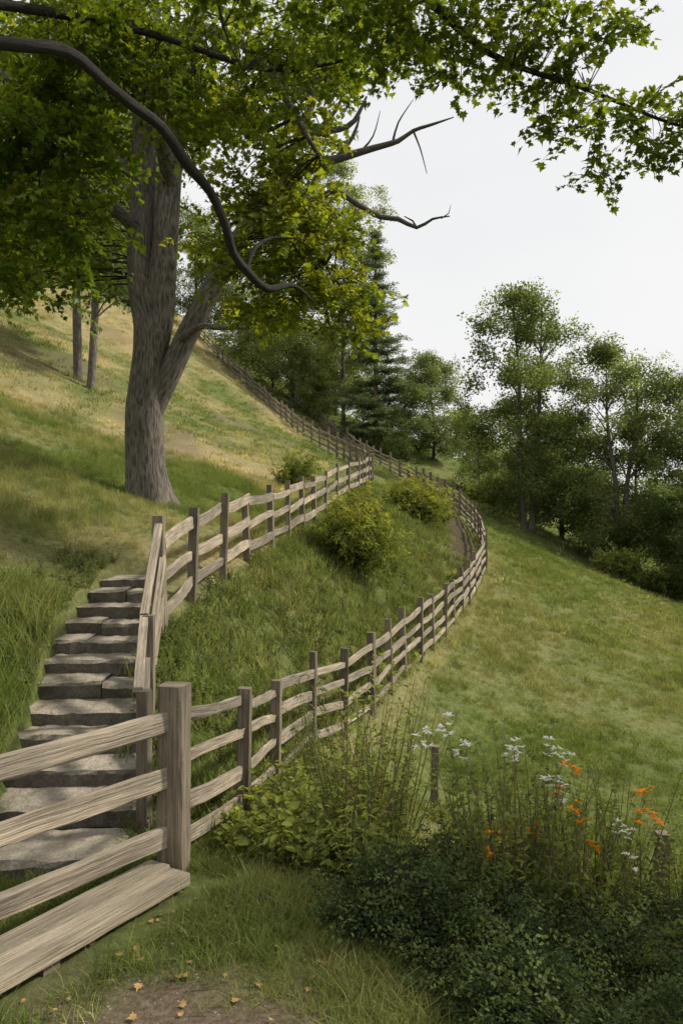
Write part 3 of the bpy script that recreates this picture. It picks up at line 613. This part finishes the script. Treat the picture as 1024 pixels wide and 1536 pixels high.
# ------------------------------------------------------------------ background trees
def tree(name,x,y,ht,wd,cb=.25,nl=60,lr=.10,per=17,tint=.3,tr=.22,lean=0,top=.5,stems=1):
    """ht height, wd crown width, cb crown base fraction"""
    e=empty(name);z=h1(x,y);mb=MB();anc=[];tr*=.8
    for s in range(stems):
        ox=(s-(stems-1)/2)*.9
        anc+=tube(mb,[(x+ox*.4,y,z-.4),(x+ox+lean*.3+random.uniform(-.2,.2),y,z+ht*.35),(x+ox*1.6+lean*.6+random.uniform(-.3,.3),y+.2,z+ht*.65),(x+ox*1.8+lean,y,z+ht*.93)],[tr,tr*.75,tr*.42,tr*.1],9,.6,.06,0,(.8,.5))
    P=[];T=[];ch=ht*(1-cb)
    nb=13;B=[]
    for k in range(nb):
        t=(k+random.random()*.8)/nb;a=k*2.4+random.uniform(-.6,.6)
        prof=math.sin(math.pi*(.14+.76*t**(.55+.6*top)))**.65
        B.append((a,t,prof*random.uniform(.8,1.1)))
    for k in range(nl):
        a,t0,pr=random.choice(B);s=math.sqrt(random.random())
        t=min(1,max(0,t0+random.gauss(0,.05)+.05*s));rr=wd/2*pr*s
        a2=a+random.gauss(0,.6)
        zz=z+ht*cb+ch*t*.98-(.04*ht*(s**2))
        cx=x+lean*(cb+(1-cb)*t)+math.cos(a2)*rr;cy=y+math.sin(a2)*rr
        r=lr*wd*random.uniform(.5,1.45)
        n=int(per*(r/(lr*wd))**1.5)+4
        u=rng.normal(size=(n,3));u/=np.linalg.norm(u,axis=1)[:,None];q=u*(r*1.5*rng.random(n)**.6)[:,None]*np.array([1,1,.75])
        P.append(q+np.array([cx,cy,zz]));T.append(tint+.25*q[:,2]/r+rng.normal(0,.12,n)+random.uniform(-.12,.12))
        c=Vector((cx,cy,zz));cand=[p for p in anc if p.z<zz-.15*rr];
        if cand and k%2==0:
            an=min(cand,key=lambda p:abs(p.z-(zz-rr*.7))+.3*(p-c).length)
            tube(mb,[an,an.lerp(c,.5)+Vector((0,0,.1*rr)),c],[tr*.26,tr*.14,tr*.05],5,.6,.04,0)
    P=np.concatenate(P);T=np.concatenate(T)
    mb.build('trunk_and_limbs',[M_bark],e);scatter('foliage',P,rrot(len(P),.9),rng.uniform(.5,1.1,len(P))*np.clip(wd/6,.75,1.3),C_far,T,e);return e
def conifer(name,x,y,ht,wd,tint=.2):
    e=empty(name);z=h1(x,y);mb=MB();tube(mb,[(x,y,z-.4),(x,y,z+ht*.5),(x,y,z+ht)],[.25,.16,.03],8,.6,.05)
    P=[];T=[];zz=.06*ht
    while zz<ht:
        f=1-(zz/ht);L=wd/2*(f**.75)
        for b in range(8):
            a=random.uniform(0,6.28);l=L*random.uniform(.45,1.15)
            end=Vector((x+math.cos(a)*l,y+math.sin(a)*l,z+zz+l*.16));st=Vector((x,y,z+zz))
            tube(mb,[st,(st+end)/2+Vector((0,0,-.05*l)),end],[.04,.03,.01],4,.8,0)
            m=max(2,int(l*4))
            for k in range(m):
                t=.2+.8*(k+random.random())/m;p=st.lerp(end,t);P.append((p.x+random.gauss(0,.16*l*t+.05),p.y+random.gauss(0,.16*l*t+.05),p.z+random.gauss(0,.10)-.1));T.append(tint+t*.35+random.gauss(0,.12))
        zz+=.55+.33*random.random()
    mb.build('trunk',[M_bark],e);P=np.array(P);scatter('foliage',P,rrot(len(P),.3),rng.uniform(.6,1.15,len(P)),C_con,np.array(T),e)
tree('cottonwood_tree',10.5,45,13.4,7.6,.10,105,.085,12,.36,.24,top=.6,stems=2)
tree('cottonwood_tree',15.1,43,12.6,6.8,.08,95,.09,12,.40,.22,top=.6,stems=2)
tree('cottonwood_tree',18.6,42,11.8,6.4,.08,80,.09,12,.40,.2)
tree('shade_tree',10.2,58,6.2,5.6,.03,50,.11,11,.55,.15)
tree('shade_tree',13.8,50,7.6,7,.03,65,.10,12,.25,.2)
tree('shade_tree',11.6,52,6,5.5,.05,50,.11,11,.3,.2,lean=1.2)
tree('shade_tree',16.4,38.5,5.8,5,.03,50,.11,12,.15,.16)
tree('shade_tree',18.8,38,8.0,6,.03,60,.11,13,.18,.2)
tree('shade_tree',17.5,47,8.5,6.5,.05,55,.11,12,.25,.2)
tree('shade_tree',22,44,12,8,.05,60,.11,13,.25,.2)
tree('shade_tree',7.6,66,8.4,6.6,.04,80,.10,13,.45,.2)
tree('shade_tree',4.8,63,6.2,6,.02,50,.11,13,.2,.15)
conifer('pine_tree',2.7,63,17.5,8.2,.25)
tree('poplar_tree',.2,66,22.5,8.5,.1,105,.085,13,.65,.22)
tree('poplar_tree',-4.2,68,19,8,.1,90,.085,13,.65,.22)
tree('shade_tree',-6.3,74,9,8,.03,75,.10,14,.7,.22)
tree('shade_tree',-10.5,84,12,9,.05,75,.10,14,.65,.22)
tree('shade_tree',-.5,72,8,8,.03,55,.11,13,.55,.22)
tree('shade_tree',-2.2,67,5.2,6,.03,45,.11,13,.65,.15)
tree('shade_tree',-20,72,15,11,.12,75,.10,14,.45,.25)
tree('shade_tree',-27,60,15,11,.12,75,.10,14,.3,.25)
tree('shade_tree',-15,82,13,9,.08,70,.10,14,.45,.25)
tree('shade_tree',-9.9,30,13.5,8,.30,80,.09,14,.25,.22,top=.5)
tree('shade_tree',-9.25,29.4,12,6.5,.33,60,.10,14,.25,.20,top=.5)
tree('shade_tree',-17,36,13,10,.15,80,.10,14,.25,.25)
# distant tree mass
P=[];T=[]
for k in range(60):
    x=random.uniform(14,75);y=random.uniform(85,120);z=h1(x,y);r=random.uniform(2,4)
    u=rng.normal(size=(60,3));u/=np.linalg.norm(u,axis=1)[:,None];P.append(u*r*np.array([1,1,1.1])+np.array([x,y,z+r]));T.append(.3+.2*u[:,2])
P=np.concatenate(P);T=np.concatenate(T);scatter('distant_treeline',P,rrot(len(P),1),rng.uniform(1.5,2.5,len(P)),C_far,T)
# ------------------------------------------------------------------ shrubs
def bush(name,x,y,w,h,col_,n,s0,s1,tint,flat=1,tj=.15,tz=.35,nb=9):
    z=h1(x,y);L=[]
    for k in range(nb):
        a=random.uniform(0,6.28);q=random.uniform(.1,.75)*w/2;L.append((x+math.cos(a)*q,y+math.sin(a)*q,z+h*random.uniform(.2,.8)*(1-.35*q/(w/2)),min(w,h)*random.uniform(.18,.34)))
    e=empty(name);mb=MB();P=[];T=[]
    for (a,b,c,r) in L:
        tube(mb,[(x,y,z-.1),((x+a)/2,(y+b)/2,z+(c-z)*.6),(a,b,c)],[.02,.014,.006],5,.15,0)
        m=n//nb;u=rng.normal(size=(m,3));u/=np.linalg.norm(u,axis=1)[:,None];q=u*(r*rng.random(m)**.35)[:,None];p=q+np.array([a,b,c]);p[:,2]=np.maximum(p[:,2],z+.03)
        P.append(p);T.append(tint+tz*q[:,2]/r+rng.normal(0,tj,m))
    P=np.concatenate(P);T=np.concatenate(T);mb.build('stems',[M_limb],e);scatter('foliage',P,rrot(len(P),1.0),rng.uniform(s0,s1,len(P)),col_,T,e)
bush('green_shrub',.30,17,2.1,1.9,C_oval,1200,.7,1.2,.65,nb=18)
bush('green_shrub',2.7,29,2.3,1.8,C_oval,700,.9,1.4,.7,nb=13)
bush('green_shrub',3.7,31,1.3,1.0,C_oval,260,.9,1.3,.6)
bush('green_shrub',-1.35,23.5,1.2,1.1,C_oval,260,.8,1.2,.4)
bush('round_shrub',13.0,38,3.0,1.9,C_oval,700,1.3,2.0,.4,nb=12)
bush('round_shrub',16.4,39,3.2,2.0,C_oval,600,1.3,2.0,.3,nb=12)
bush('round_shrub',9.9,55,3,1.8,C_oval,400,1.3,2.0,.4)
for (x,y,w,h) in ((.35,4.65,.9,.36),(.85,4.5,1.1,.42),(1.5,4.6,1.2,.52),(2.2,4.7,1.2,.62),(.80,3.85,.9,.32),(1.45,3.9,1.1,.45),(.6,5.3,1.0,.42),(1.2,5.4,1.1,.5),(2.0,5.4,1.2,.6),(2.9,5.2,1.2,.55),(3.6,5.2,1.3,.6),(2.1,3.9,1.0,.5),(1.0,3.3,.9,.3)):
    bush('low_dark_shrub',x,y,w,h,C_fine,600,.6,1.2,.16,tz=.4,tj=.22)
def band(name,nn,x0,x1,y0,y1,c,s0,s1,tadd=0,tilt=.25,seed=1,th=0.0):
    x=rng.uniform(x0,x1,nn);y=rng.uniform(y0,y1,nn);k=(x>xR(np.maximum(y,5.1))+.12)&(fbm(x*1.3,y*1.3,seed)>th)
    gap=(np.hypot(x-.95,(y-7.6)*.3)<.42)|((x>.3)&(x<1.05)&(y>5)&(np.abs(x-.1155*y)<.27))|((x>2.0)&(np.abs(x-.4*y)<.25))
    k&=~(gap&(c is C_tall))
    x=x[k];y=y[k];s=rng.uniform(s0,s1,len(x))
    if c in (C_weed,C_broad): s=np.where(gap[k],s*.6,s)
    z=H(x,y);scatter(name,np.stack([x,y,z],1),rrot(len(x),tilt),s,c,rng.normal(.25+tadd,.15,len(x)))
band('tall_wildflower_stems',270,.0,3.2,5.0,7.0,C_tall,.75,1.45,.25,tilt=.15,th=.38)
band('tall_wildflower_stems',60,-.4,.6,6.8,9.0,C_tall,.4,.9,.3,.2)
band('roadside_weeds',650,-.7,4.5,5.2,9.5,C_weed,.6,1.3,.3)
band('broadleaf_weeds',150,-.8,.3,5.3,8,C_broad,.6,1.15,.4)
band('broadleaf_weeds',90,.3,3.4,4.7,7,C_broad,.5,1.0,.3)
def few(name,L,c,ref):
    P=np.array([(x,y,h1(x,y)) for x,y,z in L]);scatter(name,P,rrot(len(P),.1),[(z-h1(x,y))/ref for x,y,z in L],c,[.35]*len(L))
few('orange_wildflowers',[(1.66,5.1,.60),(1.08,5.2,.28),(1.45,5.2,.42),(1.72,5.3,.52)],C_or,1.15)
few('white_wildflowers',[(1.18,5.2,.72),(1.08,5.4,.90),(1.75,5.1,.22),(1.3,5.2,.70)],C_wh,1.2)
# weeds along stairs and fence foot
x=rng.uniform(-3.7,-2.4,260);y=rng.uniform(5.2,10.5,260);k=(~instair(x,y,.04))&(x<-2.4);x=x[k];y=y[k]
scatter('stairside_weeds',np.stack([x,y,H(x,y)],1),rrot(len(x),.3),rng.uniform(.5,1.1,len(x)),C_weed,rng.normal(.25,.15,len(x)))
# ------------------------------------------------------------------ fallen leaves on the dirt
mb=MB()
for k in range(90):
    x=random.uniform(-1.8,.3);y=random.uniform(3.2,4.8);M=Matrix.Translation((x,y,h1(x,y)+.015))@Euler((random.uniform(-.3,.3),random.uniform(-.3,.3),random.uniform(0,6.3))).to_matrix().to_4x4();leaf(mb,M,MAPLE,random.uniform(.02,.05))
mb.build('fallen_leaves',[plain('dry_leaf',(.34,.21,.08))])
mb=MB()
for k in range(260):
    x=random.gauss(-.75,.4);y=random.gauss(3.6,.35);r=random.uniform(.003,.010);z=h1(x,y)
    vs=[(x+r*random.uniform(.7,1.2)*a,y+r*random.uniform(.7,1.2)*b,z+r*.6*c) for a,b,c in ((1,0,0),(0,1,0),(-1,0,0),(0,-1,0),(0,0,1),(0,0,-1))]
    fs=[(0,1,4),(1,2,4),(2,3,4),(3,0,4)];mb.add(vs,fs,[[(0,0)]*3]*4,0,False)
mb.build('gravel_stones',[plain('gravel',(.22,.18,.14))])
# ------------------------------------------------------------------ light, sky, camera
sd=Vector((.72,.16,.66)).normalized()
sl=bpy.data.lights.new('sun','SUN');sl.energy=4.9;sl.angle=R(6);sl.color=(1,.93,.80)
so=bpy.data.objects.new('sun',sl);scene.collection.objects.link(so);so.rotation_euler=sd.to_track_quat('Z','Y').to_euler()
w=bpy.data.worlds.new('World');scene.world=w;w.use_nodes=True;nt=w.node_tree;nt.nodes.clear()
sky=nd(nt,'ShaderNodeTexSky',sky_type='NISHITA');sky.sun_disc=False;sky.sun_elevation=math.asin(sd.z);sky.sun_rotation=math.atan2(sd.x,sd.y);sky.dust_density=4
b1=nd(nt,'ShaderNodeBackground');b1.inputs[1].default_value=.12;nt.links.new(sky.outputs[0],b1.inputs[0])
tc=nd(nt,'ShaderNodeTexCoord');cl=noise(nt,mapping(nt,tc.outputs['Generated'],(1,1,2.5)),1.6,5,.5)
cc_=ramp(nt,cl,[(.3,(.84,.845,.855)),(.7,(.96,.952,.935))])
b2=nd(nt,'ShaderNodeBackground');b2.inputs[1].default_value=1.04;nt.links.new(cc_,b2.inputs[0])
mx=nd(nt,'ShaderNodeMixShader');mx.inputs[0].default_value=.9;nt.links.new(b1.outputs[0],mx.inputs[1]);nt.links.new(b2.outputs[0],mx.inputs[2])
o=nd(nt,'ShaderNodeOutputWorld');nt.links.new(mx.outputs[0],o.inputs[0])
cam=bpy.data.cameras.new('camera');cam.sensor_fit='VERTICAL';cam.sensor_height=36;cam.lens=28;cam.clip_end=2000;cam.clip_start=.05
co=bpy.data.objects.new('camera',cam);scene.collection.objects.link(co);co.location=(0,0,2.3);co.rotation_euler=(R(90),0,0);scene.camera=co
scene.view_settings.view_transform='Standard';scene.view_settings.look='None';scene.view_settings.exposure=0
